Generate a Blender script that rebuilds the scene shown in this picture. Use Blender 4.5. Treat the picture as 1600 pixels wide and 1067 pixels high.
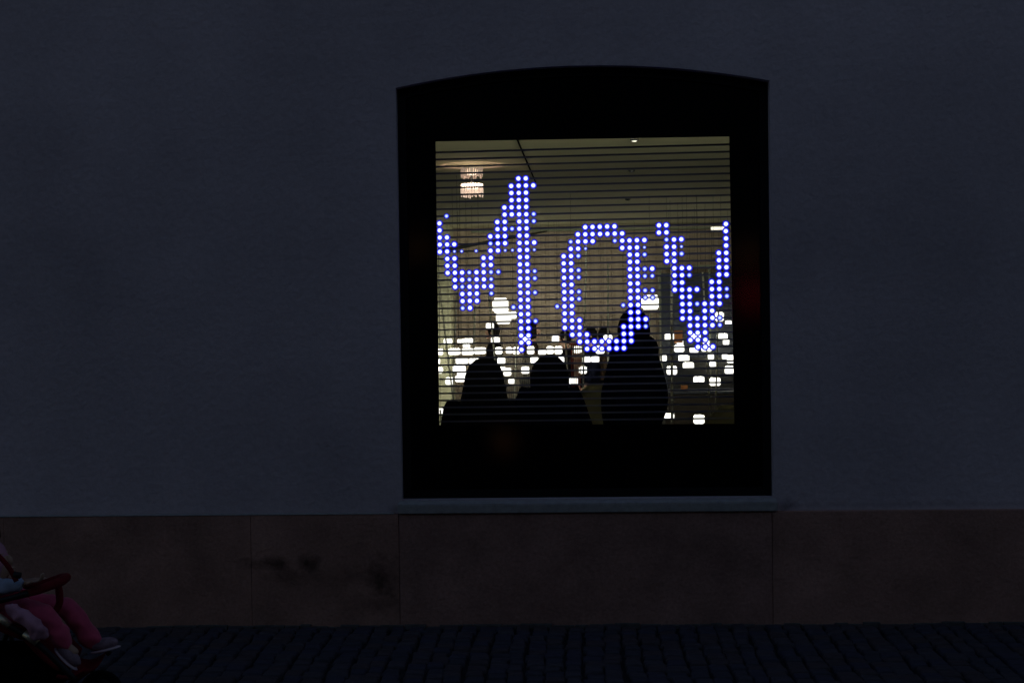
import bpy, bmesh, math, random
from mathutils import Vector, Matrix, noise
random.seed(7)
S = bpy.context.scene
for o in list(bpy.data.objects): bpy.data.objects.remove(o)
COL = S.collection
R = math.radians

# ---------------------------------------------------------------- camera
CP = Vector((-0.06797, -6.88644, 1.50249))
yaw, pitch, roll = -0.041238, -0.019923, -0.013475
fw = Vector((math.sin(yaw)*math.cos(pitch), math.cos(yaw)*math.cos(pitch), math.sin(pitch)))
r0 = Vector((math.cos(yaw), -math.sin(yaw), 0)); u0 = r0.cross(fw)
rt = math.cos(roll)*r0 + math.sin(roll)*u0; up = -math.sin(roll)*r0 + math.cos(roll)*u0
cd = bpy.data.cameras.new('camera'); cam = bpy.data.objects.new('camera', cd); COL.objects.link(cam)
cam.matrix_world = Matrix(((rt.x, up.x, -fw.x, CP.x), (rt.y, up.y, -fw.y, CP.y), (rt.z, up.z, -fw.z, CP.z), (0, 0, 0, 1)))
cd.lens = 50; cd.sensor_width = 36; cd.clip_end = 3000; cd.clip_start = .05
cd.dof.use_dof = True; cd.dof.focus_distance = 7.1; cd.dof.aperture_fstop = 7.0
S.camera = cam

# ---------------------------------------------------------------- dusk sky, weak soft skylight direction, exposure
W = bpy.data.worlds.new('World'); S.world = W; W.use_nodes = True
nt = W.node_tree; nt.nodes.clear()
sky = nt.nodes.new('ShaderNodeTexSky'); sky.sky_type = 'NISHITA'; sky.sun_disc = False
sky.sun_elevation = R(2.2); sky.sun_rotation = R(200); sky.air_density = 1.0; sky.dust_density = .6; sky.ozone_density = 2.5
bg = nt.nodes.new('ShaderNodeBackground'); bg.inputs['Strength'].default_value = .15
wo = nt.nodes.new('ShaderNodeOutputWorld')
nt.links.new(sky.outputs[0], bg.inputs[0]); nt.links.new(bg.outputs[0], wo.inputs[0])
sl = bpy.data.lights.new('sun', 'SUN'); sl.energy = .032; sl.angle = R(60); sl.color = (1, .70, .56)
so = bpy.data.objects.new('sun', sl); COL.objects.link(so); so.location = (3, -10, 12)
so.rotation_euler = Vector((-.35, 1, -1.1)).to_track_quat('-Z', 'Y').to_euler()
S.view_settings.view_transform = 'Standard'; S.view_settings.look = 'None'
S.view_settings.exposure = 0; S.view_settings.gamma = 1; S.view_settings.use_curve_mapping = False
S.render.engine = 'CYCLES'

def at(px, py, Y):
    """the world point on the vertical plane y=Y that the photograph shows at (px, py)"""
    d = fw*2222 + rt*(px-800) - up*(py-533.5)
    return CP + d*((Y-CP.y)/d.y)

# ---------------------------------------------------------------- materials
def mat(name, col, rough=.8, spec=.3, var=0., scale=8., bump=0., bscale=60., metal=0., col2=None, stretch=None, sheen=0, fine=0., fscale=90.):
    m = bpy.data.materials.new(name); m.use_nodes = True
    t = m.node_tree; b = t.nodes['Principled BSDF']
    b.inputs['Roughness'].default_value = rough; b.inputs['Metallic'].default_value = metal
    b.inputs['Specular IOR Level'].default_value = spec
    if sheen: b.inputs['Sheen Weight'].default_value = sheen
    b.inputs['Base Color'].default_value = (*col, 1)
    tc = t.nodes.new('ShaderNodeTexCoord'); src = tc.outputs['Object']
    if stretch:
        mp = t.nodes.new('ShaderNodeMapping'); mp.inputs['Scale'].default_value = stretch
        t.links.new(src, mp.inputs[0]); src = mp.outputs[0]
    if var or col2:
        n = t.nodes.new('ShaderNodeTexNoise'); n.inputs['Scale'].default_value = scale; n.inputs['Detail'].default_value = 7
        n.inputs['Roughness'].default_value = .62
        t.links.new(src, n.inputs['Vector'])
        cr = t.nodes.new('ShaderNodeValToRGB')
        c2 = col2 or tuple(c*(1-var) for c in col); c1 = col if col2 else tuple(min(1, c*(1+var)) for c in col)
        cr.color_ramp.elements[0].position = .32; cr.color_ramp.elements[1].position = .68
        cr.color_ramp.elements[0].color = (*c2, 1); cr.color_ramp.elements[1].color = (*c1, 1)
        t.links.new(n.outputs['Fac'], cr.inputs[0]); last = cr.outputs[0]
        if fine:                                                    # fine grain: pits, grit and specks
            n3 = t.nodes.new('ShaderNodeTexNoise'); n3.inputs['Scale'].default_value = fscale; n3.inputs['Detail'].default_value = 4; n3.inputs['Roughness'].default_value = .8
            t.links.new(src, n3.inputs['Vector'])
            mr = t.nodes.new('ShaderNodeMapRange'); mr.inputs['From Min'].default_value = .35; mr.inputs['From Max'].default_value = .65
            mr.inputs['To Min'].default_value = 1-fine; mr.inputs['To Max'].default_value = 1+fine; t.links.new(n3.outputs['Fac'], mr.inputs['Value'])
            vm = t.nodes.new('ShaderNodeVectorMath'); vm.operation = 'SCALE'; t.links.new(last, vm.inputs[0]); t.links.new(mr.outputs[0], vm.inputs['Scale']); last = vm.outputs[0]
        t.links.new(last, b.inputs['Base Color'])
    if bump:
        n2 = t.nodes.new('ShaderNodeTexNoise'); n2.inputs['Scale'].default_value = bscale; n2.inputs['Detail'].default_value = 5
        t.links.new(src, n2.inputs['Vector'])
        bp = t.nodes.new('ShaderNodeBump'); bp.inputs['Strength'].default_value = bump; bp.inputs['Distance'].default_value = .01
        t.links.new(n2.outputs['Fac'], bp.inputs['Height']); t.links.new(bp.outputs[0], b.inputs['Normal'])
    return m

def add_stains(m, spots, dark=.35, nscale=14.):
    """dirt patches with a ragged outline, (x, z, rx, rz) in the object's own space"""
    t = m.node_tree; b = t.nodes['Principled BSDF']
    base = b.inputs['Base Color'].links[0].from_socket
    tc = t.nodes.new('ShaderNodeTexCoord')
    nz = t.nodes.new('ShaderNodeTexNoise'); nz.inputs['Scale'].default_value = nscale; nz.inputs['Detail'].default_value = 8
    nz.inputs['Roughness'].default_value = .7
    t.links.new(tc.outputs['Object'], nz.inputs['Vector'])
    tot = None
    for x, z, rx, rz, k in spots:
        mp = t.nodes.new('ShaderNodeMapping'); mp.inputs['Scale'].default_value = (1/rx, 0, 1/rz)
        mp.inputs['Location'].default_value = (-x/rx, 0, -z/rz)
        t.links.new(tc.outputs['Object'], mp.inputs[0])
        ln = t.nodes.new('ShaderNodeVectorMath'); ln.operation = 'LENGTH'; t.links.new(mp.outputs[0], ln.inputs[0])
        ad = t.nodes.new('ShaderNodeMath'); ad.operation = 'MULTIPLY_ADD'; ad.inputs[1].default_value = 3.0
        t.links.new(nz.outputs['Fac'], ad.inputs[0]); t.links.new(ln.outputs['Value'], ad.inputs[2])
        mr = t.nodes.new('ShaderNodeMapRange'); mr.inputs['From Min'].default_value = 1.6; mr.inputs['From Max'].default_value = 2.75
        mr.inputs['To Min'].default_value = k; mr.inputs['To Max'].default_value = 0
        t.links.new(ad.outputs[0], mr.inputs['Value'])
        if tot is None: tot = mr.outputs[0]
        else:
            mx = t.nodes.new('ShaderNodeMath'); mx.operation = 'MAXIMUM'
            t.links.new(tot, mx.inputs[0]); t.links.new(mr.outputs[0], mx.inputs[1]); tot = mx.outputs[0]
    mix = t.nodes.new('ShaderNodeMix'); mix.data_type = 'RGBA'; mix.blend_type = 'MULTIPLY'
    t.links.new(tot, mix.inputs[0]); t.links.new(base, mix.inputs[6])
    mix.inputs[7].default_value = (dark, dark, dark, 1)
    t.links.new(mix.outputs[2], b.inputs['Base Color'])

def emis(name, col, st, base=(.5, .5, .5)):
    m = bpy.data.materials.new(name); m.use_nodes = True; b = m.node_tree.nodes['Principled BSDF']
    b.inputs['Base Color'].default_value = (*base, 1); b.inputs['Emission Color'].default_value = (*col, 1)
    b.inputs['Emission Strength'].default_value = st
    return m

M = {}
M['plaster'] = mat('plaster', (.49, .41, .455), .92, .2, var=.16, scale=.9, bump=.6, bscale=28, fine=.07, fscale=35)
M['plinth'] = mat('plinth_stone', (.34, .185, .15), .85, .2, var=.24, scale=3.5, bump=.5, bscale=45, fine=.16, fscale=60)
M['plinth_light'] = mat('plinth_stone_light', (.36, .195, .16), .85, .2, var=.24, scale=3, bump=.5, bscale=45, fine=.16, fscale=60)
M['plinth_dark'] = mat('plinth_stone_dark', (.30, .165, .14), .85, .2, var=.24, scale=4, bump=.5, bscale=45, fine=.16, fscale=60)
M['sill'] = mat('sill_stone', (.33, .31, .31), .8, .3, var=.16, scale=26, bump=.3, bscale=120)
M['black_frame'] = mat('black_frame', (.008, .008, .010), .55, .12)
M['film'] = mat('black_film', (.0025, .0025, .004), .8, .0)
M['slat'] = mat('display_slat', (.26, .255, .25), .75, .15)
M['joint'] = mat('joint_sand', (.024, .024, .030), .95, .1, var=.4, scale=30, bump=.6, bscale=150)
M['ground'] = mat('ground', (.035, .037, .043), .9, .1, var=.3, scale=5)
M['stone_rubble'] = mat('kerb_stone', (.09, .085, .085), .9, .15, var=.35, scale=20, bump=.5)
M['ceiling'] = mat('ceiling_paint', (.56, .54, .36), .85, .2, var=.03, scale=1)
M['brown_wall'] = mat('brown_wall', (.40, .325, .25), .85, .2, var=.12, scale=1.2, stretch=(9, 1, .4))
M['side_wall'] = mat('side_wall_paint', (.36, .33, .24), .85, .2, var=.06, scale=2)
M['pillar'] = mat('pillar_paint', (.66, .65, .45), .8, .2, var=.05, scale=2)
M['floor'] = mat('floor_tile', (.12, .10, .08), .5, .3, var=.2, scale=3)
M['dark_duct'] = mat('dark_duct', (.05, .048, .04), .7, .2)
M['dark_panel'] = mat('dark_panel', (.035, .042, .06), .5, .3, var=.15, scale=4)
M['beam'] = mat('olive_beam', (.25, .27, .2), .7, .2)
M['cable'] = mat('steel_cable', (.75, .74, .62), .35, .5, metal=.3)
M['wire'] = mat('wire', (.03, .03, .03), .6)
M['red_slat'] = mat('red_slat', (.22, .03, .02), .7)
M['dark_bars'] = mat('dark_bars', (.03, .028, .022), .7)
M['dark_wood'] = mat('dark_wood', (.05, .04, .03), .7, .2, var=.3, scale=6)
M['olive'] = mat('olive_shell', (.24, .22, .12), .6, .3)
M['orange'] = mat('orange_box', (.35, .13, .04), .7)
M['black_cloth'] = mat('black_cloth', (.0045, .0042, .005), 1., .0, var=.3, scale=20)
M['navy_cloth'] = mat('navy_cloth', (.004, .0045, .009), 1., .0, var=.3, scale=20)
M['dark_red_cloth'] = mat('dark_red_cloth', (.05, .012, .012), .95, .05, var=.4, scale=10)
M['brown_cloth'] = mat('brown_cloth', (.03, .019, .012), .95, .05, var=.3, scale=10)
M['hair'] = mat('dark_hair', (.0045, .0035, .003), .8, .1, var=.3, scale=40, stretch=(4, 4, .6))
M['skin'] = mat('skin', (.45, .27, .2), .6, .3)
M['tile'] = emis('tile_glow', (1, .96, .78), 13)
M['tile_face'] = emis('tile_face_glow', (1, .98, .88), 2.4)
M['tile_big'] = emis('tile_glow_soft', (1, .97, .85), 2.2)
M['lamp_hot'] = emis('lamp_hot', (1, .72, .52), 9)
M['cove_fill'] = emis('cove_fill_glow', (1, 1, .74), 390)
M['strip'] = emis('strip_glow', (1, .95, .78), 1.2)
M['crystal'] = emis('crystal_glow', (1, .70, .55), .16, (.25, .2, .18))
M['crystal_low'] = emis('crystal_glow_low', (1, .74, .58), .5, (.3, .25, .22))
M['rose'] = emis('lamp_disc', (1, .62, .36), .22, (.55, .42, .32))
M['red_lamp'] = emis('red_lamp_glow', (1, .02, .03), .5)
M['amber_lamp'] = emis('amber_lamp_glow', (1, .38, .08), .22)
M['opposite'] = mat('opposite_plaster', (.12, .115, .12), .9, .1, var=.1, scale=1)
M['opp_glass'] = mat('opposite_glass', (.01, .01, .012), .2, .4)
M['sett'] = [mat('sett_stone_'+n, c, .72, .3, var=.28, scale=22, bump=.5, bscale=60) for n, c in
             (('blue', (.044, .041, .064)), ('grey', (.056, .048, .062)), ('dark', (.042, .040, .056)), ('brown', (.058, .044, .052)))]
M['pink'] = mat('pink_cloth', (.60, .085, .165), .9, .1, var=.2, scale=14, sheen=.2)
M['pale_pink'] = mat('pale_pink_cloth', (.50, .24, .33), .9, .1, var=.15, scale=16)
M['pale_blue'] = mat('pale_blue_cloth', (.40, .43, .56), .9, .1, var=.15, scale=16)
M['red_cloth'] = mat('red_cloth', (.17, .010, .016), .85, .15, var=.25, scale=20)
M['black_plastic'] = mat('black_plastic', (.008, .008, .01), .5, .3)
M['rubber'] = mat('rubber', (.007, .007, .007), .85, .1)
M['alu'] = mat('aluminium', (.6, .48, .34), .35, .5, metal=.6)
M['shoe'] = mat('shoe_cloth', (.26, .17, .21), .85, .2, var=.3, scale=60)
M['sole'] = mat('shoe_sole', (.62, .46, .52), .7, .2)

# glass: clear, with the real reflection of the street
g = bpy.data.materials.new('window_glass'); g.use_nodes = True; t = g.node_tree; t.nodes.clear()
fr = t.nodes.new('ShaderNodeFresnel'); fr.inputs['IOR'].default_value = 1.5
tr = t.nodes.new('ShaderNodeBsdfTransparent'); tr.inputs[0].default_value = (.94, .95, .95, 1)
gl = t.nodes.new('ShaderNodeBsdfGlossy'); gl.inputs['Roughness'].default_value = .09
mx = t.nodes.new('ShaderNodeMixShader'); ou = t.nodes.new('ShaderNodeOutputMaterial')
t.links.new(fr.outputs[0], mx.inputs[0]); t.links.new(tr.outputs[0], mx.inputs[1]); t.links.new(gl.outputs[0], mx.inputs[2]); t.links.new(mx.outputs[0], ou.inputs[0])
M['glass'] = g

# LED: a white-hot lens with the blue bloom of its glow painted round it
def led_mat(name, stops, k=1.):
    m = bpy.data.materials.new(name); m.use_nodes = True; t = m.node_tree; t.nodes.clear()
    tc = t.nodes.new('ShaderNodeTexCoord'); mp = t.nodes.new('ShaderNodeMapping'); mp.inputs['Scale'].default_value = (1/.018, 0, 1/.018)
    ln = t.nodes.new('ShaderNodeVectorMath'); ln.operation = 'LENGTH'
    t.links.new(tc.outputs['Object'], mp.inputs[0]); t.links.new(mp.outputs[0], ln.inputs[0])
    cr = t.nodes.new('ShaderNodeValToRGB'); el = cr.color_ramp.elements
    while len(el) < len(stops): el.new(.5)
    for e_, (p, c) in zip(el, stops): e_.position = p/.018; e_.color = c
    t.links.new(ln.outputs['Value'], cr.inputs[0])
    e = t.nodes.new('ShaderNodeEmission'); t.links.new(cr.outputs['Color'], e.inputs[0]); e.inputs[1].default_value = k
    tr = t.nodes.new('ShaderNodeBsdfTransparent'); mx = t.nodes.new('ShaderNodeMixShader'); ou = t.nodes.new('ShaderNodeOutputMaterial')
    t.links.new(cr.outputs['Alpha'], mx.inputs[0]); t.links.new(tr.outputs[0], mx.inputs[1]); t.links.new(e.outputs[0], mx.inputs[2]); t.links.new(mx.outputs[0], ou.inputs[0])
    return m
M['led'] = led_mat('led_lens_halo', [(.0, (.85, .95, 1, 1)), (.0093, (.78, .86, 1, 1)), (.0108, (.06, .06, .95, 1)), (.0130, (.008, .006, .62, 1)), (.0158, (.003, .004, .42, 1)), (.0177, (.002, .003, .24, .85))], 1.5)
M['led_dim'] = led_mat('led_lens_halo_dim', [(.0, (.75, .85, 1, 1)), (.0075, (.40, .5, 1, 1)), (.0112, (.02, .03, .65, 1)), (.0142, (.003, .005, .32, .9)), (.0174, (.002, .002, .14, .5))], 1.4)

# ---------------------------------------------------------------- builders
def link(name, me, m, parent=None, smooth=False):
    o = bpy.data.objects.new(name, me); COL.objects.link(o)
    if m is not None and not me.materials:
        me.materials.append(m)
    if smooth:
        for p in me.polygons: p.use_smooth = True
    if parent: o.parent = parent
    return o
def obj(name, bm, m, parent=None, smooth=False):
    me = bpy.data.meshes.new(name); bm.normal_update(); bm.to_mesh(me); bm.free()
    return link(name, me, m, parent, smooth)
def tag(o, label, cat, group=None):
    o['label'] = label; o['category'] = cat
    if group: o['group'] = group
    return o
def struct(o, kind='structure'):
    o['kind'] = kind; return o
def thing(name, label, cat, loc=(0, 0, 0), rz=0, group=None):
    o = bpy.data.objects.new(name, None); COL.objects.link(o); o.location = loc; o.rotation_euler.z = rz
    o.empty_display_size = .1
    return tag(o, label, cat, group)
def box(bm, lo, hi, mtx=None):
    vs = [bm.verts.new((x, y, z)) for x in (lo[0], hi[0]) for y in (lo[1], hi[1]) for z in (lo[2], hi[2])]
    for f in ((0, 1, 3, 2), (4, 6, 7, 5), (0, 4, 5, 1), (2, 3, 7, 6), (0, 2, 6, 4), (1, 5, 7, 3)):
        bm.faces.new([vs[i] for i in f])
    if mtx: bmesh.ops.transform(bm, matrix=mtx, verts=vs)
    return vs
def bbox(lo, hi, bev=0., seg=2, mtx=None):
    bm = bmesh.new(); box(bm, lo, hi, mtx); bmesh.ops.recalc_face_normals(bm, faces=bm.faces)
    if bev: bmesh.ops.bevel(bm, geom=bm.edges[:], offset=bev, segments=seg, affect='EDGES', profile=.5)
    return bm
def tube(bm, pts, r, n=10, cap=True):
    pts = [Vector(p) for p in pts]; rr = r if isinstance(r, (list, tuple)) else [r]*len(pts)
    if len(rr) != len(pts):
        q = []
        for i in range(len(pts)):
            f = i*(len(rr)-1)/(len(pts)-1); j = min(int(f), len(rr)-2); q.append(rr[j]+(rr[j+1]-rr[j])*(f-j))
        rr = q
    prev = None; rings = []
    for i, p in enumerate(pts):
        d = (pts[min(i+1, len(pts)-1)]-pts[max(i-1, 0)]).normalized()
        if prev is None: a = d.cross(Vector((0, 1, 0)) if abs(d.y) < .9 else Vector((1, 0, 0))).normalized()
        else: a = (prev-d*prev.dot(d)).normalized()
        prev = a; b = d.cross(a)
        rings.append([bm.verts.new(p+(a*math.cos(2*math.pi*k/n)+b*math.sin(2*math.pi*k/n))*rr[i]) for k in range(n)])
    for i in range(len(rings)-1):
        for k in range(n): bm.faces.new((rings[i][k], rings[i][(k+1) % n], rings[i+1][(k+1) % n], rings[i+1][k]))
    if cap: bm.faces.new(rings[0][::-1]); bm.faces.new(rings[-1])
def smoothpath(pts, k=6):
    pts = [Vector(p) for p in pts]; out = []
    for i in range(len(pts)-1):
        p0, p1, p2, p3 = pts[max(i-1, 0)], pts[i], pts[i+1], pts[min(i+2, len(pts)-1)]
        for j in range(k):
            t = j/k
            out.append(.5*((2*p1)+(p2-p0)*t+(2*p0-5*p1+4*p2-p3)*t*t+(3*p1-p0-3*p2+p3)*t**3))
    return out+[pts[-1]]
def tubeobj(name, pts, r, m, parent=None, n=10, smooth=True, k=0):
    bm = bmesh.new(); tube(bm, smoothpath(pts, k) if k else pts, r, n); return obj(name, bm, m, parent, smooth)
def lathe(bm, prof, n=24, c=(0, 0, 0), axis='z'):
    rings = []
    for r, h in prof:
        ring = []
        for k in range(n):
            a = 2*math.pi*k/n; x, y = r*math.cos(a), r*math.sin(a)
            v = (x, y, h) if axis == 'z' else (x, h, y)
            ring.append(bm.verts.new((v[0]+c[0], v[1]+c[1], v[2]+c[2])))
        rings.append(ring)
    for i in range(len(rings)-1):
        for k in range(n): bm.faces.new((rings[i][k], rings[i][(k+1) % n], rings[i+1][(k+1) % n], rings[i+1][k]))
    bm.faces.new(rings[0][::-1]); bm.faces.new(rings[-1])

# =============================================================== SETTING
GY = .085                                                    # glass plane
ground = struct(obj('ground', (lambda bm: (box(bm, (-300, -300, -.5), (300, 300, -.04)), bm)[1])(bmesh.new()), M['ground']))

# ---- pavement of small stone setts in columns that run away from the wall
pav = struct(obj('pavement', bbox((-9, -5.0, -.2), (9, -.03, -.022)), M['joint']))
def sett_bm(bm, cx, cy, w, d, h, seed, tilt=(0, 0)):
    rn = random.Random(seed); j = lambda a: rn.uniform(-a, a)
    base = [(-w/2, -d/2), (w/2, -d/2), (w/2, d/2), (-w/2, d/2)]
    jit = [(j(.006), j(.006)) for _ in range(4)]
    def ring(inset, z):
        return [bm.verts.new((cx+(x+jx)*(1-inset/w*2), cy+(y+jy)*(1-inset/d*2), z+x*tilt[0]+y*tilt[1])) for (x, y), (jx, jy) in zip(base, jit)]
    rs = [ring(-.001, -.05), ring(0, h-.014), ring(.004, h-.004), ring(.012, h)]
    for a, b in zip(rs, rs[1:]):
        for k in range(4): bm.faces.new((a[k], a[(k+1) % 4], b[(k+1) % 4], b[k]))
    bm.faces.new(rs[-1])
protos = []
for v in range(16):
    bm = bmesh.new(); sett_bm(bm, 0, 0, .086, .086, 0, v)
    me = bpy.data.meshes.new('sett'); bm.normal_update(); bm.to_mesh(me); bm.free(); me.materials.append(M['sett'][v % 4]); protos.append(me)
lay = []
x = -5.2
while x < 5.2:
    w = random.uniform(.072, .100); y = -.055+random.uniform(-.02, 0)
    sk = random.uniform(-.01, .01)
    while y > -3.2:
        d = random.uniform(.075, .115)
        wob = .012*math.sin(y*2.1+x*.7)+sk*(-y)
        lay.append((x+w/2+wob+random.uniform(-.007, .007), y-d/2, w-.007+random.uniform(-.006, .003), d-.016, random.uniform(-.005, .004)))
        y -= d
    x += w
def inframe(X, Y, m=0):
    p = Vector((X, Y, 0))-CP; z = p.dot(fw); u = 800+2222*p.dot(rt)/z; v = 533.5-2222*p.dot(up)/z
    return -10 < u < 1610 and v < 1085
vis = sorted([l for l in lay if inframe(l[0], l[1])], key=lambda l: l[1])
near = vis[:300]; ns = set(id(l) for l in near)
for i, l in enumerate(near):
    me = protos[random.randrange(16)]
    o = bpy.data.objects.new('sett', me); COL.objects.link(o); o.parent = pav
    o.location = (l[0], l[1], l[4]); o.scale = (l[2]/.086, l[3]/.086, 1)
    o.rotation_euler = (random.uniform(-.04, .04), random.uniform(-.05, .05), random.choice((0, math.pi))+random.uniform(-.03, .03))
bms = bmesh.new(); i = 0
for l in lay:
    if id(l) in ns: continue
    n0 = len(bms.faces)
    sett_bm(bms, l[0], l[1], l[2], l[3], l[4], i, (random.uniform(-.05, .05), random.uniform(-.05, .05)))
    bms.faces.ensure_lookup_table(); k = random.randrange(4)
    for f in bms.faces[n0:]: f.material_index = k
    i += 1
so_ = obj('far_setts', bms, None, pav); so_['kind'] = 'stuff'
for m_ in M['sett']: so_.data.materials.append(m_)

# =============================================================== BUILDING WITH THE SHOP WINDOW
bld = thing('building', 'grey plastered house wall with a brown stone plinth and one arched shop window', 'building')
ZB, ZT, XW, RISE = .599, 2.600, .90, .090
ra = (XW*XW+RISE*RISE)/(2*RISE); zc = ZT+RISE-ra
def archz(x): return zc+math.sqrt(max(ra*ra-x*x, 0))
NA = 24
ax_ = [-XW+2*XW*i/NA for i in range(NA+1)]
def wall_with_opening(x0, x1, z0, z1, y0, y1):
    bm = bmesh.new()
    def quad(a, b, c, d): bm.faces.new([bm.verts.new(p) for p in (a, b, c, d)])
    for y in (y0, y1):
        quad((x0, y, z0), (-XW, y, z0), (-XW, y, z1), (x0, y, z1))
        quad((XW, y, z0), (x1, y, z0), (x1, y, z1), (XW, y, z1))
        quad((-XW, y, z0), (XW, y, z0), (XW, y, ZB), (-XW, y, ZB))
        for a, b in zip(ax_, ax_[1:]): quad((a, y, archz(a)), (b, y, archz(b)), (b, y, z1), (a, y, z1))
    for a, b in zip(ax_, ax_[1:]): quad((a, y0, archz(a)), (a, y1, archz(a)), (b, y1, archz(b)), (b, y0, archz(b)))
    quad((-XW, y0, ZB), (-XW, y1, ZB), (-XW, y1, ZT), (-XW, y0, ZT))
    quad((XW, y0, ZB), (XW, y0, ZT), (XW, y1, ZT), (XW, y1, ZB))
    quad((-XW, y0, ZB), (XW, y0, ZB), (XW, y1, ZB), (-XW, y1, ZB))
    for a, b in (((x0, z0), (x1, z0)), ((x1, z0), (x1, z1)), ((x1, z1), (x0, z1)), ((x0, z1), (x0, z0))):
        quad((a[0], y0, a[1]), (b[0], y0, b[1]), (b[0], y1, b[1]), (a[0], y1, a[1]))
    bmesh.ops.remove_doubles(bm, verts=bm.verts, dist=1e-5); bmesh.ops.recalc_face_normals(bm, faces=bm.faces)
    return bm
add_stains(M['plaster'], [(.97, .56, .05, .03, .9), (-.93, .555, .04, .02, .6), (1.6, .56, .9, .015, .3)], .45, 18)
obj('mortar_cap', bbox((-8.9, -.036, .5350), (-.935, -.002, .5415), .002, 1), M['sill'], bld)
wall = obj('wall', wall_with_opening(-9, 9, .50, 7.5, 0, .35), M['plaster'], bld)
# plinth slabs (each a part), joints recessed; top edge catches the sky light
add_stains(M['plinth'], [(at(425, 882, 0).x, at(0, 882, 0).z, .13, .035, 1.), (at(482, 880, 0).x, at(0, 880, 0).z, .06, .05, 1.), (at(450, 900, 0).x, at(0, 900, 0).z, .14, .05, .6),
                         (at(600, 900, 0).x, at(0, 905, 0).z, .085, .11, 1.), (at(590, 940, 0).x, at(0, 945, 0).z, .16, .06, .6), (at(545, 895, 0).x, at(0, 900, 0).z, .12, .06, .4)], .26, 9)
ZP = .5345
joints = [-8.9, -6.4, -4.3, -2.86, at(395, 880, 0).x, at(625, 880, 0).x, at(1206, 880, 0).x, 2.6, 4.4, 6.6, 8.9]
for i, (a, b) in enumerate(zip(joints, joints[1:])):
    mm = (M['plinth'] if i in (3, 4) else M['plinth_dark'] if i == 5 else M['plinth_light'])
    fr_ = -.030-(.003 if i in (3, 4) else 0)-(.004 if i == 6 else 0)
    obj('plinth_slab', bbox((a+.0006, fr_, -.15), (b-.0006, .02, ZP), .0025), mm, bld)
pb = bmesh.new(); box(pb, (-9, -.022, -.15), (9, -.003, .49)); obj('plinth_backing', pb, M['plinth_dark'], bld)
# stained stone strip in the gutter at the foot of the wall
gut = bmesh.new(); x = -5
while x < 5:
    w = random.uniform(.05, .16); box(gut, (x, -.052-random.uniform(0, .012), -.05), (x+w-.006, -.034, random.uniform(-.012, .003))); x += w
gu = obj('mortar_fillet', gut, M['stone_rubble'], pav); gu['kind'] = 'stuff'
sa = at(623, 790, 0).x; sb_ = at(1213, 790, 0).x
bm = bmesh.new(); vs = [bm.verts.new(p) for p in ((sa, -.045, .5375), (sb_, -.045, .5375), (sb_, -.045, .582), (sa, -.045, .582), (sa, .0, .5375), (sb_, .0, .5375), (sb_, .0, .597), (sa, .0, .597))]
for f in ((0, 1, 2, 3), (4, 7, 6, 5), (0, 4, 5, 1), (3, 2, 6, 7), (0, 3, 7, 4), (1, 5, 6, 2)): bm.faces.new([vs[i] for i in f])
bmesh.ops.recalc_face_normals(bm, faces=bm.faces); bmesh.ops.bevel(bm, geom=bm.edges[:], offset=.004, segments=2, affect='EDGES')
obj('window_sill', bm, M['sill'], bld)

# ---- window: black frame, glass pane, opaque black film round the clear field
win = obj('window', (lambda bm: bm)(bmesh.new()), M['black_frame'], bld)
def arched_ring(y0, y1, inset, bm):
    outer = [(-XW+.001, ZB+.001)]+[(a*.999, archz(a)-.001) for a in ax_]+[(XW-.001, ZB+.001)]
    k = (XW-inset)/XW
    inner = [(-XW+inset, ZB+inset)]+[(a*k, archz(a)-inset) for a in ax_]+[(XW-inset, ZB+inset)]
    n = len(outer); V = {}
    for nm, lst in (('o', outer), ('i', inner)):
        for y in (y0, y1): V[nm, y] = [bm.verts.new((p[0], y, p[1])) for p in lst]
    for i in range(n):
        j = (i+1) % n
        bm.faces.new((V['o', y0][i], V['o', y0][j], V['i', y0][j], V['i', y0][i]))
        bm.faces.new((V['o', y1][i], V['i', y1][i], V['i', y1][j], V['o', y1][j]))
        bm.faces.new((V['i', y0][i], V['i', y0][j], V['i', y1][j], V['i', y1][i]))
        bm.faces.new((V['o', y0][i], V['o', y1][i], V['o', y1][j], V['o', y0][j]))
bm = bmesh.new(); arched_ring(.060, .12, .040, bm); bmesh.ops.recalc_face_normals(bm, faces=bm.faces); bm.to_mesh(win.data); bm.free()
def plate(name, y, pts, m, parent):
    bm = bmesh.new(); bm.faces.new([bm.verts.new((p[0], y, p[1])) for p in pts]); return obj(name, bm, m, parent)
k = (XW-.03)/XW
plate('pane', GY, [(-XW+.03, ZB+.03), (XW-.03, ZB+.03)]+[(a*k, archz(a)-.03) for a in reversed(ax_)], M['glass'], win)
tl, tr_, bl, br = (at(680.5, 221.3, .1), at(1139.5, 213.6, .1), at(686.5, 664, .1), at(1147.5, 662, .1))
P = lambda v: (v.x, v.z)
BL_, BR_, TL_, TR_ = (-XW+.03, ZB+.03), (XW-.03, ZB+.03), (-XW+.03, archz(-XW)-.03), (XW-.03, archz(XW)-.03)
bm = bmesh.new()
for pts in ([BL_, BR_, P(br), P(bl)], [BR_, TR_, P(tr_), P(br)], [TL_, BL_, P(bl), P(tl)]):
    f = [bm.verts.new((p[0], .1, p[1])) for p in pts]; bm.faces.new(f)
top = [(a*k, archz(a)-.03) for a in ax_]
bm.faces.new([bm.verts.new((p[0], .1, p[1])) for p in [P(tl), P(tr_)]+top[::-1]])
gv = bmesh.ops.extrude_face_region(bm, geom=bm.faces[:]); bmesh.ops.translate(bm, vec=(0, .004, 0), verts=[v for v in gv['geom'] if isinstance(v, bmesh.types.BMVert)])
bmesh.ops.recalc_face_normals(bm, faces=bm.faces)
obj('black_film_border', bm, M['film'], win)

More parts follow.
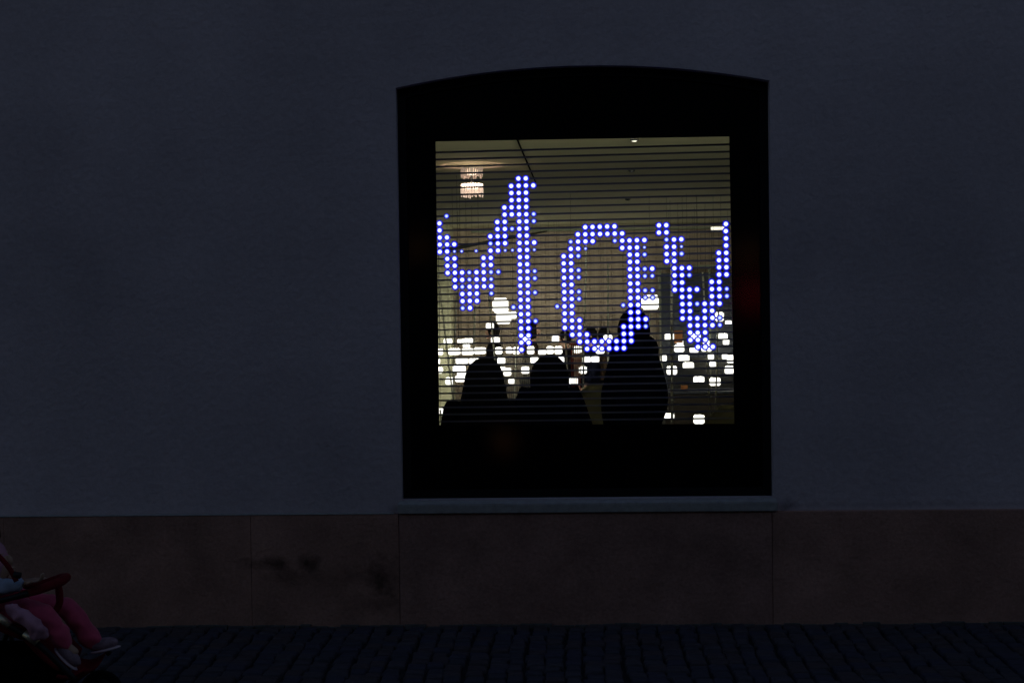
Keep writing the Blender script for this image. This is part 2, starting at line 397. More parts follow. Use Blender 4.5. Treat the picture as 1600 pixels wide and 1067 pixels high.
# =============================================================== LED DISPLAY (slats with round blue-white lights)
DC = Vector((-.00556, .22, 1.64022)); dy, dr, SX, SZ = -.04200, .00452, .036531, .035595
DAX = Vector((math.cos(dy)*math.cos(dr), math.sin(dy)*math.cos(dr), math.sin(dr)))
DAZ = Vector((-math.cos(dy)*math.sin(dr), -math.sin(dy)*math.sin(dr), math.cos(dr)))
DAY = DAZ.cross(DAX)
disp = thing('led_display', 'screen of thin dark slats with lit blue-white dots spelling large letters inside the window', 'LED display')
disp.matrix_world = Matrix(((DAX.x, DAY.x, DAZ.x, DC.x), (DAX.y, DAY.y, DAZ.y, DC.y), (DAX.z, DAY.z, DAZ.z, DC.z), (0, 0, 0, 1)))
def rowx(s):
    out = []
    for tkn in s.split():
        k = tkn[-1] if tkn[-1] in 'MS' else 'F'; n = tkn.rstrip('MS')
        if '-' in n: a, b = n.split('-'); out += [(i, k) for i in range(int(a), int(b)+1)]
        else: out.append((int(n), k))
    return out
LIT = {4: '11 12', 5: '10-13', 6: '10-12', 7: '10-12', 8: '9-12', 9: '1M 9-12 13M', 10: '0 8 9 11 12 13M',
 11: '0 8 9 10M 11 12 20-24 30 31 39', 12: '0 1 7-9 11 12 19-25 30 31 39',
 13: '0-2 7M 8 9 11-13 18M 19-21 24M 25-28 31M 32 33 39', 14: '0 1 2S 3S 5S 7 8 9S 10S 11 12 13S 18 19 20S 25-27 28S 31 32 33S 39',
 15: '1 2 6 7 11 12 17 18 19M 26 27 28M 31 32 33M 38 39', 16: '1 2 6 7 11 12 17 18 26 27 31 32 38 39',
 17: '1-3 4M 5 6 7M 8M 11 12 13M 17 18 19M 26 27 28M 29 32-34 38 39', 18: '2 3 4M 5 6 7M 11 12 13M 17 18 19M 26 27 28M 29M 32 33 34M 38 39',
 19: '2 3M 4-7 11 12 17 18 26 27 32 33 37 38', 20: '3-5 7M 11 12 13M 17 18 19M 26 27 28M 29M 32-35 37 38 39M',
 21: '3-5 11 12 17 18 19M 26 27 28M 29M 33 34 37 38 39M', 22: '3M 4 10M 11 12 16M 17 18 25M 26 27 33 34 35M 36-38',
 23: '11 12 17 18 26 27 33 34 36 37', 24: '11 12 13M 17-19 26-28 33-37 38M', 25: '11 12 17-19 25-27 28M 34-37 38M',
 26: '11 12 18-20 25 26 34-36', 27: '11 12 19-26 34-36', 28: '11 20-25 35-37'}
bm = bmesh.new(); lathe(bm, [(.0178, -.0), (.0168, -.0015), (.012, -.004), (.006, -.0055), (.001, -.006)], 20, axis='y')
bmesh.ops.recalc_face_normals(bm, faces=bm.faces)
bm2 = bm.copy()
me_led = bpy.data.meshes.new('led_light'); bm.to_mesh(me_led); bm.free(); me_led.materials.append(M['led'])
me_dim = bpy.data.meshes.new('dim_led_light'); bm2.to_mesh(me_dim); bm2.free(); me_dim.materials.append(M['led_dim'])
W2 = 20.5*SX; nled = 0
bmd = bmesh.new(); nd = 0
slat_mesh = None
for r in range(39):
    z = (19-r)*SZ
    if slat_mesh is None:
        b_ = bbox((-W2, 0, -.0042), (W2, .012, .0042), .001, 1); s = obj('slat', b_, M['slat'], disp); slat_mesh = s.data
    else: s = link('slat', slat_mesh, None, disp)
    s.location = (0, 0, z)
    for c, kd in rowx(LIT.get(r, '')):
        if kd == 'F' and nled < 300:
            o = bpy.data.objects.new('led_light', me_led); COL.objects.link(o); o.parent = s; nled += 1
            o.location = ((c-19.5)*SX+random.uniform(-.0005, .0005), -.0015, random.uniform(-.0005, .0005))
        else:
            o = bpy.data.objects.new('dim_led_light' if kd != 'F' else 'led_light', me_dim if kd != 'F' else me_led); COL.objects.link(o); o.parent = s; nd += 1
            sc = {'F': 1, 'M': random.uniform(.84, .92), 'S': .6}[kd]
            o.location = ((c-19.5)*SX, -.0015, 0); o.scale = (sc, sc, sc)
for sx in (-1, 1):
    obj('side_rail', bbox((sx*(W2+.012)-.010, -.004, -.78), (sx*(W2+.012)+.010, .02, .78)), M['slat'], disp)
print('LEDS', nled, nd)

# =============================================================== THE ROOM BEHIND
FZ, CZ, X0, X1, YB = -.28, 2.70, -5.2, 6.2, 13.0
ceil = struct(obj('ceiling', bbox((X0-.2, .36, CZ), (X1+.2, YB+.3, CZ+.3)), M['ceiling']))
flr = struct(obj('floor', bbox((X0-.2, .36, FZ-.1), (X1+.2, YB+.3, FZ)), M['floor']))
struct(obj('side_wall', bbox((X0-.2, .36, FZ), (X0, YB, CZ)), M['side_wall']))
struct(obj('side_wall', bbox((X1, .36, FZ), (X1+.2, YB, CZ)), M['side_wall']))
bw = struct(obj('back_wall', bbox((X0-.2, YB, FZ), (X1+.2, YB+.3, CZ)), M['brown_wall']))
x = X0+.02; i = 0
pm = None
while x < X1-.3:                                     # tall wall panels with recessed joints
    o = obj('wall_panel', bbox((x, YB-.03, FZ+.01), (x+.148, YB-.002, CZ-.012), .004, 1), M['brown_wall'], bw) if pm is None else link('wall_panel', pm, None, bw)
    if pm is None: pm = o.data; px0 = x
    o.location.x = x-px0; x += .154
# dark recess line in the ceiling running away from the window
a = at(808, 218, 4.0); pA = at(810, 221, 2.9); pB = at(837, 285, 6.1)
def ceil_pt(px, py):
    d = fw*2222+rt*(px-800)-up*(py-533.5); return CP+d*((CZ-CP.z)/d.z)
cA, cB = ceil_pt(806, 213), ceil_pt(837, 285)
bm = bmesh.new(); dv = (cB-cA).normalized(); sd = dv.cross(Vector((0, 0, 1)))
for s0, s1, z0, z1 in ((-.006, .006, -.003, -.001),):
    vs = [bm.verts.new(p+sd*s+Vector((0, 0, z))) for p in (cA, cB) for s in (s0, s1) for z in (z0, z1)]
    for f in ((0, 1, 3, 2), (4, 6, 7, 5), (0, 4, 5, 1), (2, 3, 7, 6), (0, 2, 6, 4), (1, 5, 7, 3)): bm.faces.new([vs[i] for i in f])
tag(obj('ceiling_track', bm, M['film']), 'thin black track running away along the ceiling above the lit letters', 'ceiling track')
for (u, v), lb in (((991, 217.5), 'round ceiling spot with a bright glint, at the top edge of the window'), ((987, 266), 'small dark ceiling spot, middle one of the row of three'),
               ((981, 311), 'small dark ceiling spot, farthest of the row of three')):
    p = ceil_pt(u, v); sp = thing('ceiling_spot', lb, 'ceiling light', p, 0, 'small round spots in the ceiling')
    b_ = bmesh.new(); lathe(b_, [(.028, -.001), (.028, -.010), (.021, -.014)], 16); obj('rim', b_, M['wire'], sp)
    b_ = bmesh.new(); lathe(b_, [(.020, -.0142), (.012, -.019)], 12); obj('bulb', b_, M['strip'] if v < 230 else M['dark_panel'], sp)
# unseen trough lamp added above the window to brighten the near ceiling
cv = thing('cove_fill_lamp', 'unseen long trough lamp added inside above the window to light the ceiling', 'lamp', (0, .36, 2.44))
b_ = bmesh.new(); box(b_, (-2.2, 0, 0), (2.2, .14, .03)); box(b_, (-2.2, .001, .0305), (2.2, .02, .10)); box(b_, (-2.2, .125, .0305), (2.2, .139, .064)); box(b_, (-2.2, 0, .1005), (2.2, .30, .106))
obj('trough', b_, M['black_frame'], cv)
ls = obj('light_strip', bbox((-2.15, -.035, -.006), (2.15, .035, .006)), M['cove_fill'], cv); ls.location = (0, .068, .060); ls.rotation_euler.x = R(-48)
# pillar at the left edge
pl = at(703, 400, 12.3)
pil = tag(obj('pillar', bbox((pl.x-.75, 12.3, FZ+.001), (pl.x, 12.9, CZ-.001), .01), M['pillar']), 'pale olive square pillar at the left edge of the lit window', 'pillar')
# sloping dark duct
dA, dB = at(700, 390, 8.0), at(852, 362, 8.6)
tag(tubeobj('sloping_duct', [dA-(dB-dA)*.25, dA, dB, dB+(dB-dA)*.02], [.022, .020, .010, .008], M['dark_duct'], n=8), 'dark duct sloping up to the right across the brown wall behind the letters', 'duct')
hA, hB = at(850, 362, 12.6), at(1139, 353.5, 12.6)
tag(obj('ceiling_beam', bbox((hA.x-1.0, 12.55, hB.z-.03), (X1-.02, 12.75, hB.z+.0)), M['beam']), 'long grey beam across the top of the back wall', 'beam')
sA = at(1111, 357, 11.5)
tag(obj('strip_light', bbox((0, 0, -.02), (.17, .04, .02), .008, 2), M['strip']), 'short bright strip lamp high at the right edge of the window', 'strip light').location = sA
# dark glass partition at the right
q0, q1 = at(1031, 421, 12.3), at(1032, 560, 12.3)
part = thing('glass_partition', 'dark bluish partition in a thin grey frame behind the right-hand letter', 'partition', (q0.x, 12.3, FZ))
H = q0.z-FZ
for k_ in range(4):
    obj('post', bbox((k_*.66-.012, -.02, 0), (k_*.66+.012, .02, H)), M['beam'], part)
    if k_ < 3: obj('panel', bbox((k_*.66+.0125, -.005, .05), (k_*.66+.6475, .005, H-.05)), M['dark_panel'], part)
obj('top_rail', bbox((-.012, -.025, H), (2.0, .025, H+.05)), M['beam'], part)
# pendant lamp, upper left
lc = at(737, 264, 4.6)
pen = thing('pendant_lamp', 'two-tier glass pendant lamp glowing warm under a wide flat disc', 'lamp', (lc.x, 4.6, CZ))
dz = at(735, 258.5, 4.6).z-CZ
b_ = bmesh.new(); lathe(b_, [(.02, dz+.034), (.12, dz+.028), (.23, dz+.008), (.262, dz-.004), (.23, dz-.002), (.12, dz+.018), (.02, dz+.022)], 40); obj('disc_shade', b_, M['rose'], pen, True)
b_ = bmesh.new(); lathe(b_, [(.03, -.002), (.03, dz+.02)], 16); obj('ceiling_mount', b_, M['beam'], pen)
z1, z2 = at(735, 262, 4.6).z-CZ, at(735, 279, 4.6).z-CZ
z3, z4 = at(735, 288, 4.6).z-CZ, at(735, 309, 4.6).z-CZ
rod = None
for ring, (zt, zb, rr, mm) in enumerate(((z1, z2, .088, 'crystal'), (z3, z4, .090, 'crystal_low'))):
    rod = None
    for kk in range(54):
        a = 2*math.pi*kk/54
        L = random.uniform(.6, 1)
        if rod is None:
            b_ = bbox((-.0038, -.002, zb-zt), (.0038, .002, 0), .0008, 1); o = obj('glass_rod', b_, M[mm], pen); rod = o.data
        else: o = link('glass_rod', rod, None, pen)
        o.location = (rr*math.cos(a)*(1 if kk % 2 else .8), rr*math.sin(a)*(1 if kk % 2 else .8), zt+random.uniform(-.006, .004)); o.rotation_euler.z = a+math.pi/2; o.scale.z = L
b_ = bmesh.new(); lathe(b_, [(.012, z1), (.012, z3)], 10); obj('stem', b_, M['wire'], pen)
b_ = bmesh.new(); lathe(b_, [(.02, z3+.002), (.085, z3), (.09, z3-.012), (.075, z3-.03), (.02, z3-.034)], 24); obj('light_ring', b_, M['lamp_hot'], pen, True)
b_ = bmesh.new(); lathe(b_, [(.012, z1-.004), (.045, z1-.018), (.05, z1-.045), (.03, z1-.06), (.01, z1-.062)], 18); obj('bulb', b_, emis('bulb_glow', (1, .68, .45), 1.1), pen, True)

# steel cables from floor to head height, slightly slanting
CB = [((685, 435), (707, 615)), ((713, 455), (710, 555)), ((742, 478), (740, 556)), ((763, 455), (774, 568)), ((811, 425), (804, 618)), ((878, 435), (889, 622)),
      ((916, 382), (910, 660)), ((1049, 400), (1050, 661)), ((1029, 432), (1037, 660)), ((1098, 425), (1110, 660)), ((1123, 470), (1118, 637)), ((1015, 487), (1014, 560)), ((950, 412), (950, 520)), ((688, 640), (690, 664))]
CYS = [8, 9, 9.5, 6.5, 7, 5.5, 5.0, 4.6, 7.5, 6.5, 6.8, 9, 10, 4.0]
CW = ['faint slanting pale cable at the far left of the window', 'faint pale cable just right of the slanting one at the left', 'thin pale cable below the left-hand letter', 'slanting pale cable passing in front of the dark figure on the left',
      'pale cable along the left side of the tall digit stroke', 'slanting pale cable beside the red slatted screen', 'pale cable inside the round letter', 'brightest pale cable, between the round letter and the right-hand letter',
      'pale cable just left of the brightest one', 'thin cable below the middle of the right-hand letter', 'thin cable at the right-hand arm of the last letter', 'short faint cable right of the hooded man', 'faint cable in the middle of the round letter', 'short cable under the lowest tile at the left']
for ((a, b), Y, lb) in zip(CB, CYS, CW):
    pa, pb_ = at(*a, Y), at(*b, Y); d = (pb_-pa)
    tpos = (FZ-pa.z)/d.z; foot = pa+d*tpos; rr = .0088*(Y+6.9)/14 if lb[0] != 'b' else .011
    c = tag(tubeobj('steel_cable', [foot, pa], rr, M['cable'], n=6), lb, 'cable', 'pale cables standing up through the light tiles')

# hanging light tiles ------------------------------------------------------
def r2(x0, y0, x1, y1): return (670+x0/6.667, 360+y0/6.667, 670+x1/6.667, 360+y1/6.667)
def r3(x0, y0, x1, y1): return (670+x0/6.667, 510+y0/6.667, 670+x1/6.667, 510+y1/6.667)
def r5(x0, y0, x1, y1): return (910+x0/6.667, 360+y0/6.667, 910+x1/6.667, 360+y1/6.667)
def r6(x0, y0, x1, y1): return (910+x0/6.667, 510+y0/6.667, 910+x1/6.667, 510+y1/6.667)
TL = [r3(*q) for q in ((155,130,245,182),(298,133,370,175),(365,122,458,178),(355,185,430,222),(90,230,150,300),(205,225,328,300),(342,225,465,300),(472,215,595,292),(690,215,768,290),
 (800,212,870,285),(872,215,948,290),(1025,205,1097,290),(1140,242,1222,290),(1226,205,1300,288),(1310,205,1390,290),(1510,205,1590,280),(648,112,738,175),(1282,98,1358,163),(70,332,118,392),
 (280,328,408,390),(415,328,520,390),(548,325,632,370),(712,322,798,392),(1060,318,1140,392),(1335,312,1410,385),(80,425,150,490),(250,415,385,475),(295,478,395,515),(725,420,800,465),
 (775,433,860,515),(965,418,1045,492),(1565,415,1645,495),(172,530,262,605),(275,512,375,580),(830,537,902,597),(1440,535,1555,608),(93,850,157,918),(975,108,1060,170))]
TL += [r2(595,965,678,1025), r2(845,845,915,920)]
TL += [r6(*q) for q in ((222,88,310,150),(140,200,228,285),(2,315,85,382),(92,308,175,380),(860,72,958,145),(985,145,1048,190),(957,188,1060,270),(1118,220,1210,270),(1240,190,1345,265),
 (1255,135,1320,190),(1130,75,1230,150),(1400,70,1510,138),(1462,140,1532,188),(810,298,880,370),(1002,295,1112,368),(1047,373,1160,447),(878,412,985,502),(1302,290,1372,342),(1455,290,1512,340),
 (1505,298,1580,382),(1325,367,1390,418),(1482,408,1578,495),(1158,520,1268,592),(1325,532,1437,620),(203,900,270,973),(845,903,955,970),(1158,920,1270,1015))]
TL += [r5(1487, 940, 1555, 990), r5(505, 812, 592, 850)]
BIG = [(r2(660, 697, 832, 865), 'largest glowing white block, left of the tall digit stroke, upper of two'), (r2(697, 840, 860, 980), 'large glowing white block hanging just below the largest one on the left'),
       (r5(612, 668, 803, 830), 'large glowing white block right of the round letter'), (r5(1380, 845, 1475, 952), 'soft white block overlapping the right-hand letter near the right edge')]
def band(y):
    return 0 if y < 516 else 1 if y < 538 else 2 if y < 556 else 3 if y < 571 else 4 if y < 588 else 5 if y < 605 else 6
BN = ['among the letters above all the others', 'in the highest band of tiles', 'in the second band of tiles down', 'in the third band of tiles down', 'in the fourth band of tiles down', 'in the fifth band of tiles down', 'in the lowest band of tiles']
ORD = ['first', 'second', 'third', 'fourth', 'fifth', 'sixth', 'seventh', 'eighth', 'ninth', 'tenth', 'eleventh', 'twelfth', 'thirteenth', 'fourteenth', 'fifteenth', 'sixteenth', 'seventeenth', 'eighteenth']
TL.sort(key=lambda b: (band((b[1]+b[3])/2), b[0]))
tile_me = {}
def tile_mesh(w, h, big):
    k_ = (round(w, 2), round(h, 2), big)
    if k_ not in tile_me:
        b_ = bbox((-k_[0]/2, -.012, -k_[1]/2), (k_[0]/2, .012, k_[1]/2), .0)
        bmesh.ops.bevel(b_, geom=[e for e in b_.edges if abs(e.verts[0].co.y-e.verts[1].co.y) > .01], offset=min(w, h)*.13, segments=3, affect='EDGES')
        me = bpy.data.meshes.new('light_tile'); b_.to_mesh(me); b_.free(); me.materials.append(M['tile_big'] if big else M['tile_face']); me.materials.append(M['tile_big'] if big else M['tile'])
        for p_ in me.polygons: p_.material_index = 0 if (p_.normal.y < -.9 and p_.area > .0005) or abs(p_.normal.x) > .3 else 1
        tile_me[k_] = me
    return tile_me[k_]
wb = bmesh.new(); tube(wb, [(0, 0, 0), (0, 0, 1)], .0014, 5); wire_me = bpy.data.meshes.new('hanging_wire'); wb.to_mesh(wire_me); wb.free(); wire_me.materials.append(M['wire'])
def place_tile(b, label, big=False):
    w, h = b[2]-b[0], b[3]-b[1]
    dist = min(max((.19 if big else .112)*2222/w, 10.2), 18.7); Y = dist+CP.y
    c = at((b[0]+b[2])/2, (b[1]+b[3])/2, Y); k_ = dist/2222
    o = bpy.data.objects.new('light_tile', tile_mesh(max(w*k_*.95, .05), max(h*k_*.92, .04), big)); COL.objects.link(o); o.location = c
    o.rotation_euler.z = random.uniform(-.12, .12)
    tag(o, label, 'light tile', 'glowing white tiles hanging in the room')
    wv = bpy.data.objects.new('hanging_wire', wire_me); COL.objects.link(wv); wv.parent = o
    wv.location = (0, 0, h*k_/2); wv.scale.z = CZ-c.z-h*k_/2
cnt = {}
for b in TL:
    bd = band((b[1]+b[3])/2); i = cnt.get(bd, 0); cnt[bd] = i+1
    place_tile(b, 'small glowing white tile, %s from the left %s' % (ORD[i] if i < len(ORD) else 'last', BN[bd]))
for b, lb in BIG: place_tile(b, lb, True)

# slatted screens, counter, chair --------------------------------------------
def slatted(name, x0, x1, ztop, Y, pitch_, w, m, label, cat):
    t_ = thing(name, label, cat, (x0, Y, FZ)); Wd = x1-x0; Hh = ztop-FZ
    b_ = bmesh.new(); x = .02
    while x < Wd-.02: box(b_, (x, -.006, .06), (x+w, .006, Hh-.02)); x += pitch_
    o = obj('bars', b_, m, t_); o['kind'] = 'stuff'
    obj('top_rail', bbox((0, -.015, Hh-.02), (Wd, .015, Hh)), m, t_); obj('bottom_rail', bbox((0, -.015, .03), (Wd, .015, .06)), m, t_)
    for xx in (0, Wd-.02): obj('leg', bbox((xx, -.015, 0), (xx+.02, .015, .03)), m, t_)
pA, pB = at(889, 536, 7.5), at(911, 536, 7.5)
slatted('slatted_screen', pA.x, pB.x, pA.z, 7.5, .021, .011, M['red_slat'], 'dark red screen of thin upright slats between the digit and the round letter', 'screen')
pA, pB = at(776, 556, 12.0), at(872, 556, 12.0)
slatted('railing', pA.x, pB.x, pA.z, 12.0, .027, .010, M['dark_bars'], 'low dark railing of thin bars behind the two seated people', 'railing')
pA, pB = at(1041, 560, 12.0), at(1149, 560, 12.0)
slatted('railing', pA.x, pB.x+.3, pA.z, 12.0, .026, .012, M['dark_bars'], 'dark railing of thin bars under the right-hand letter', 'railing')
pA, pB = at(1040, 612, 10.2), at(1150, 612, 10.2)
cn = thing('dark_counter', 'dark low counter behind the railing at the lower right of the window', 'counter', (pA.x, 10.2, FZ))
obj('counter_body', bbox((0, 0, 0), (1.6, .6, pA.z-FZ-.03), .005), M['dark_wood'], cn); obj('counter_top', bbox((-.03, -.03, pA.z-FZ-.0295), (1.63, .63, pA.z-FZ), .006), M['dark_panel'], cn)
pA = at(1060, 526, 9.2)
tag(obj('hanging_sign', bbox((pA.x-.05, 9.2, pA.z-.07), (pA.x+.05, 9.23, pA.z+.07), .01), M['orange']), 'small dull orange panel between the first tiles of the right-hand letter', 'panel')
pA = at(1069, 607, 10.3)
zt = at(1040, 612, 10.2).z
tag(obj('orange_box', bbox((pA.x-.04, 10.26, zt+.001), (pA.x+.04, 10.32, zt+.07), .006), M['orange']), 'small orange box on the dark counter', 'box')
def chair(px, Y, label, ztop_px):
    p = at(px, ztop_px, Y); t_ = thing('chair', label, 'chair', (p.x, Y, FZ)); H = p.z-FZ; sh = H-.42
    b_ = bmesh.new()
    rows = []
    for j in range(7):
        z = sh+.06+(H-sh-.06)*j/6; rows.append([])
        wv = .21*(1-.55*max(0, (j-3)/3)**2)
        for i in range(11):
            a = (i/10-.5)*2; rows[-1].append(b_.verts.new((a*wv, .18-.10*a*a+.03*j/6, z-.05*a*a*(j/6))))
    for j in range(6):
        for i in range(10): b_.faces.new((rows[j][i], rows[j][i+1], rows[j+1][i+1], rows[j+1][i]))
    o = obj('backrest', b_, M['olive'], t_, True); md = o.modifiers.new('solid', 'SOLIDIFY'); md.thickness = .012
    obj('seat', bbox((-.21, -.22, sh), (.21, .19, sh+.03), .012), M['olive'], t_)
    for sx in (-.17, .17):
        for sy in (-.17, .15): tubeobj('leg', [(sx, sy, sh), (sx*1.1, sy*1.1, 0)], .012, M['black_plastic'], t_, 8)
chair(932, 3.9, 'olive shell chair half hidden beside the hooded man', 601)
chair(1140, 5.2, 'olive shell chair at the lower right corner of the window, only its top showing', 634)

# =============================================================== PEOPLE
def skinmesh(nodes, edges, root, sub=1):
    names = list(nodes); me = bpy.data.meshes.new('tmp')
    me.from_pydata([nodes[n][0] for n in names], [(names.index(a), names.index(b)) for a, b in edges], [])
    o = bpy.data.objects.new('tmp', me); COL.objects.link(o)
    sk = o.modifiers.new('s', 'SKIN'); sk.use_smooth_shade = True
    lay_ = me.skin_vertices[0].data if me.skin_vertices else None
    if lay_ is None:
        bpy.context.view_layer.update(); lay_ = me.skin_vertices[0].data
    for i, n in enumerate(names):
        r = nodes[n][1]; lay_[i].radius = r if isinstance(r, tuple) else (r, r); lay_[i].use_root = (n == root)
    sb = o.modifiers.new('sub', 'SUBSURF'); sb.levels = sub; sb.render_levels = sub
    dg = bpy.context.evaluated_depsgraph_get(); dg.update()
    res = bpy.data.meshes.new_from_object(o.evaluated_get(dg)); bpy.data.objects.remove(o)
    return res
def chain(names): return list(zip(names, names[1:]))
def ellip(bm, c, r, rot=None, nu=18, nv=12, fn=None):
    vs = bmesh.ops.create_uvsphere(bm, u_segments=nu, v_segments=nv, radius=1)['verts']
    for v in vs:
        co = v.co.copy(); k_ = fn(co) if fn else 1.
        co = Vector((co.x*r[0], co.y*r[1], co.z*r[2]))*k_
        if rot: co = rot @ co
        v.co = co+Vector(c)
    return vs
def merge(*meshes, extra=None):
    bm = bmesh.new()
    for m_ in meshes: bm.from_mesh(m_)
    if extra: extra(bm)
    return bm
def add_head(bm, c, s, rot):
    """skull with brow, nose, lips, chin, eyes and ears; the face looks along +y before rot"""
    def f(co):
        k_ = 1.
        if co.y > 0 and co.z < -.2: k_ -= .10*abs(co.x)
        if co.z < -.5: k_ *= .95
        return k_
    ellip(bm, c, (.073*s, .092*s, .112*s), rot, 20, 14, f)
    def part_(off, r): ellip(bm, Vector(c)+rot @ Vector([q*s for q in off]), tuple(q*s for q in r), rot, 10, 8)
    part_((0, .092, -.012), (.012, .018, .024)); part_((0, .088, -.052), (.022, .010, .006)); part_((0, .084, -.062), (.020, .010, .006))
    part_((0, .070, -.090), (.026, .022, .018)); part_((0, .082, .028), (.045, .010, .008))
    for sx in (-1, 1):
        part_((sx*.028, .080, .008), (.012, .010, .008)); part_((sx*.074, .0, -.005), (.008, .018, .028))
def hand_mesh(wr, pd, side, s, spread):
    """palm + four unequal bent fingers + thumb from the side of the palm, grown as short skinned chains"""
    wr = Vector(wr); pd = Vector(pd).normalized(); sdv = Vector(side).normalized(); nm = pd.cross(sdv)
    ms = [skinmesh({'a': (wr, .019*s), 'b': (wr+pd*.045*s, (.034*s, .014*s)), 'c': (wr+pd*.085*s, (.034*s, .012*s))}, chain('abc'), 'a')]
    for i, L in enumerate((.072, .080, .074, .058)):
        o = sdv*((i-1.5)*.018*s); b0 = wr+pd*.07*s+o
        ms.append(skinmesh({'a': (b0, .009*s), 'b': (b0+pd*(.02+L*.45)*s, .0085*s), 'c': (b0+pd*(.02+L*.75)*s+nm*.02*s, .008*s), 'd': (b0+pd*(.02+L*.85)*s+nm*.045*s, .0065*s)}, chain('abcd'), 'a'))
    b0 = wr+pd*.03*s-sdv*.025*s
    ms.append(skinmesh({'a': (b0, .012*s), 'b': (b0-sdv*.025*s+pd*.025*s, .010*s), 'c': (b0-sdv*.032*s+pd*.055*s+nm*.01*s, .008*s)}, chain('abc'), 'a'))
    return ms
def off(nodes, keys, add): return {k_: (nodes[k_][0], (nodes[k_][1]+add) if not isinstance(nodes[k_][1], tuple) else tuple(q+add for q in nodes[k_][1])) for k_ in keys}

_hand_cache = {}
def person(x, y, z, H, rz, label, pose='stand', coat='black_cloth', legs='navy_cloth', hair='short', headturn=0., lean=0., bulk=0., wide=1., collar=0., hunch=0.):
    s = H/1.72; t_ = thing('person', label, 'person', (x, y, z), rz, 'people inside the room' if False else None)
    sit = pose == 'sit'; dz = -.42*s if sit else 0
    V_ = lambda a, b, c: Vector((a*s*(wide if .45 < abs(c) < 1.45 or abs(c) < .1 and abs(a) > .085 and b != 0 else 1), b*s, c*s))
    N = {'pelvis': (V_(0, 0, .95+dz/s), (.145*s, .11*s)), 'belly': (V_(0, .0+lean*.3, 1.10+dz/s), (.135*s, .10*s)), 'chest': (V_(0, lean*.7, 1.30+dz/s), (.16*s, .11*s)),
         'nb': (V_(0, lean+hunch*.3, 1.43-hunch*.3+dz/s), .075*s), 'neck': (V_(0, .01+lean*1.1+hunch*.7, 1.50-hunch*.7+dz/s), .052*s), 'skull': (V_(0, .015+lean*1.2+hunch, 1.57-hunch+dz/s), .06*s)}
    E_ = [('pelvis', 'belly'), ('belly', 'chest'), ('chest', 'nb'), ('nb', 'neck'), ('neck', 'skull')]
    for sd, L in ((-1, 'l'), (1, 'r')):
        N[L+'sh'] = (V_(sd*.175, lean, 1.39+dz/s), .062*s); N[L+'el'] = (V_(sd*.235, .0+lean+(.06 if sit else 0), 1.11+dz/s), .043*s)
        N[L+'wr'] = (V_(sd*.20, .13+lean+(.12 if sit else 0), .90+dz/s+(.10 if sit else 0)), .028*s)
        if sit: N[L+'hip'] = (V_(sd*.095, .03, .93+dz/s), .088*s); N[L+'kn'] = (V_(sd*.11, .44, .52), .062*s); N[L+'an'] = (V_(sd*.11, .42, .09), .042*s); N[L+'to'] = (V_(sd*.12, .60, .035), .035*s)
        else: N[L+'hip'] = (V_(sd*.095, 0, .88), .09*s); N[L+'kn'] = (V_(sd*.10, .02, .49), .062*s); N[L+'an'] = (V_(sd*.10, -.02, .09), .042*s); N[L+'to'] = (V_(sd*.11, .16, .035), .035*s)
        E_ += [('chest', L+'sh'), (L+'sh', L+'el'), (L+'el', L+'wr'), ('pelvis', L+'hip'), (L+'hip', L+'kn'), (L+'kn', L+'an'), (L+'an', L+'to')]
    ms = [skinmesh(N, E_, 'pelvis', 2)]
    for sd, L in ((-1, 'l'), (1, 'r')):
        w_ = N[L+'wr'][0]; e_ = N[L+'el'][0]
        ms += hand_mesh(w_, (w_-e_), (0, 0, -1) if abs((w_-e_).normalized().z) < .8 else (0, 1, 0), s, 0)
    hr = Matrix.Rotation(headturn, 3, 'Z'); hc = V_(0, .025+lean*1.25+hunch, 1.615-hunch+dz/s)
    bm = merge(*ms, extra=lambda b: add_head(b, hc, s, hr)); obj('body', bm, M['skin'], t_, True)
    # coat / jacket
    ck = ['pelvis', 'belly', 'chest', 'nb', 'lsh', 'lel', 'lwr', 'rsh', 'rel', 'rwr']
    C_ = off(N, ck, .022*s+bulk); C_['nb'] = (N['nb'][0], .075*s+bulk*.6+collar)
    C_['hem'] = (N['pelvis'][0]+V_(0, .02 if sit else 0, -.06 if sit else -.17), (.15*s+bulk, .125*s+bulk))
    C_['lwr'] = (N['lwr'][0], .043*s+bulk*.3); C_['rwr'] = (N['rwr'][0], .043*s+bulk*.3)
    bm = merge(skinmesh(C_, [('hem', 'pelvis'), ('pelvis', 'belly'), ('belly', 'chest'), ('chest', 'nb'), ('chest', 'lsh'), ('lsh', 'lel'), ('lel', 'lwr'), ('chest', 'rsh'), ('rsh', 'rel'), ('rel', 'rwr')], 'pelvis', 2))
    for v in bm.verts: v.co += v.co.normalized()*.012*noise.noise(v.co*9)
    obj('coat', bm, M[coat], t_, True)
    T_ = off(N, ['pelvis', 'lhip', 'lkn', 'lan', 'rhip', 'rkn', 'ran'], .014*s)
    obj('trousers', merge(skinmesh(T_, [('pelvis', 'lhip'), ('lhip', 'lkn'), ('lkn', 'lan'), ('pelvis', 'rhip'), ('rhip', 'rkn'), ('rkn', 'ran')], 'pelvis', 2)), M[legs], t_, True)
    for L in 'lr':
        b_ = bmesh.new(); c = (N[L+'an'][0]+N[L+'to'][0])/2; ellip(b_, (c.x, c.y, .05*s), (.05*s, .14*s, .05*s), None, 14, 10)
        for v in b_.verts: v.co.z = max(v.co.z, .004)
        obj('shoe', b_, M['black_plastic'], t_, True)
    b_ = bmesh.new()
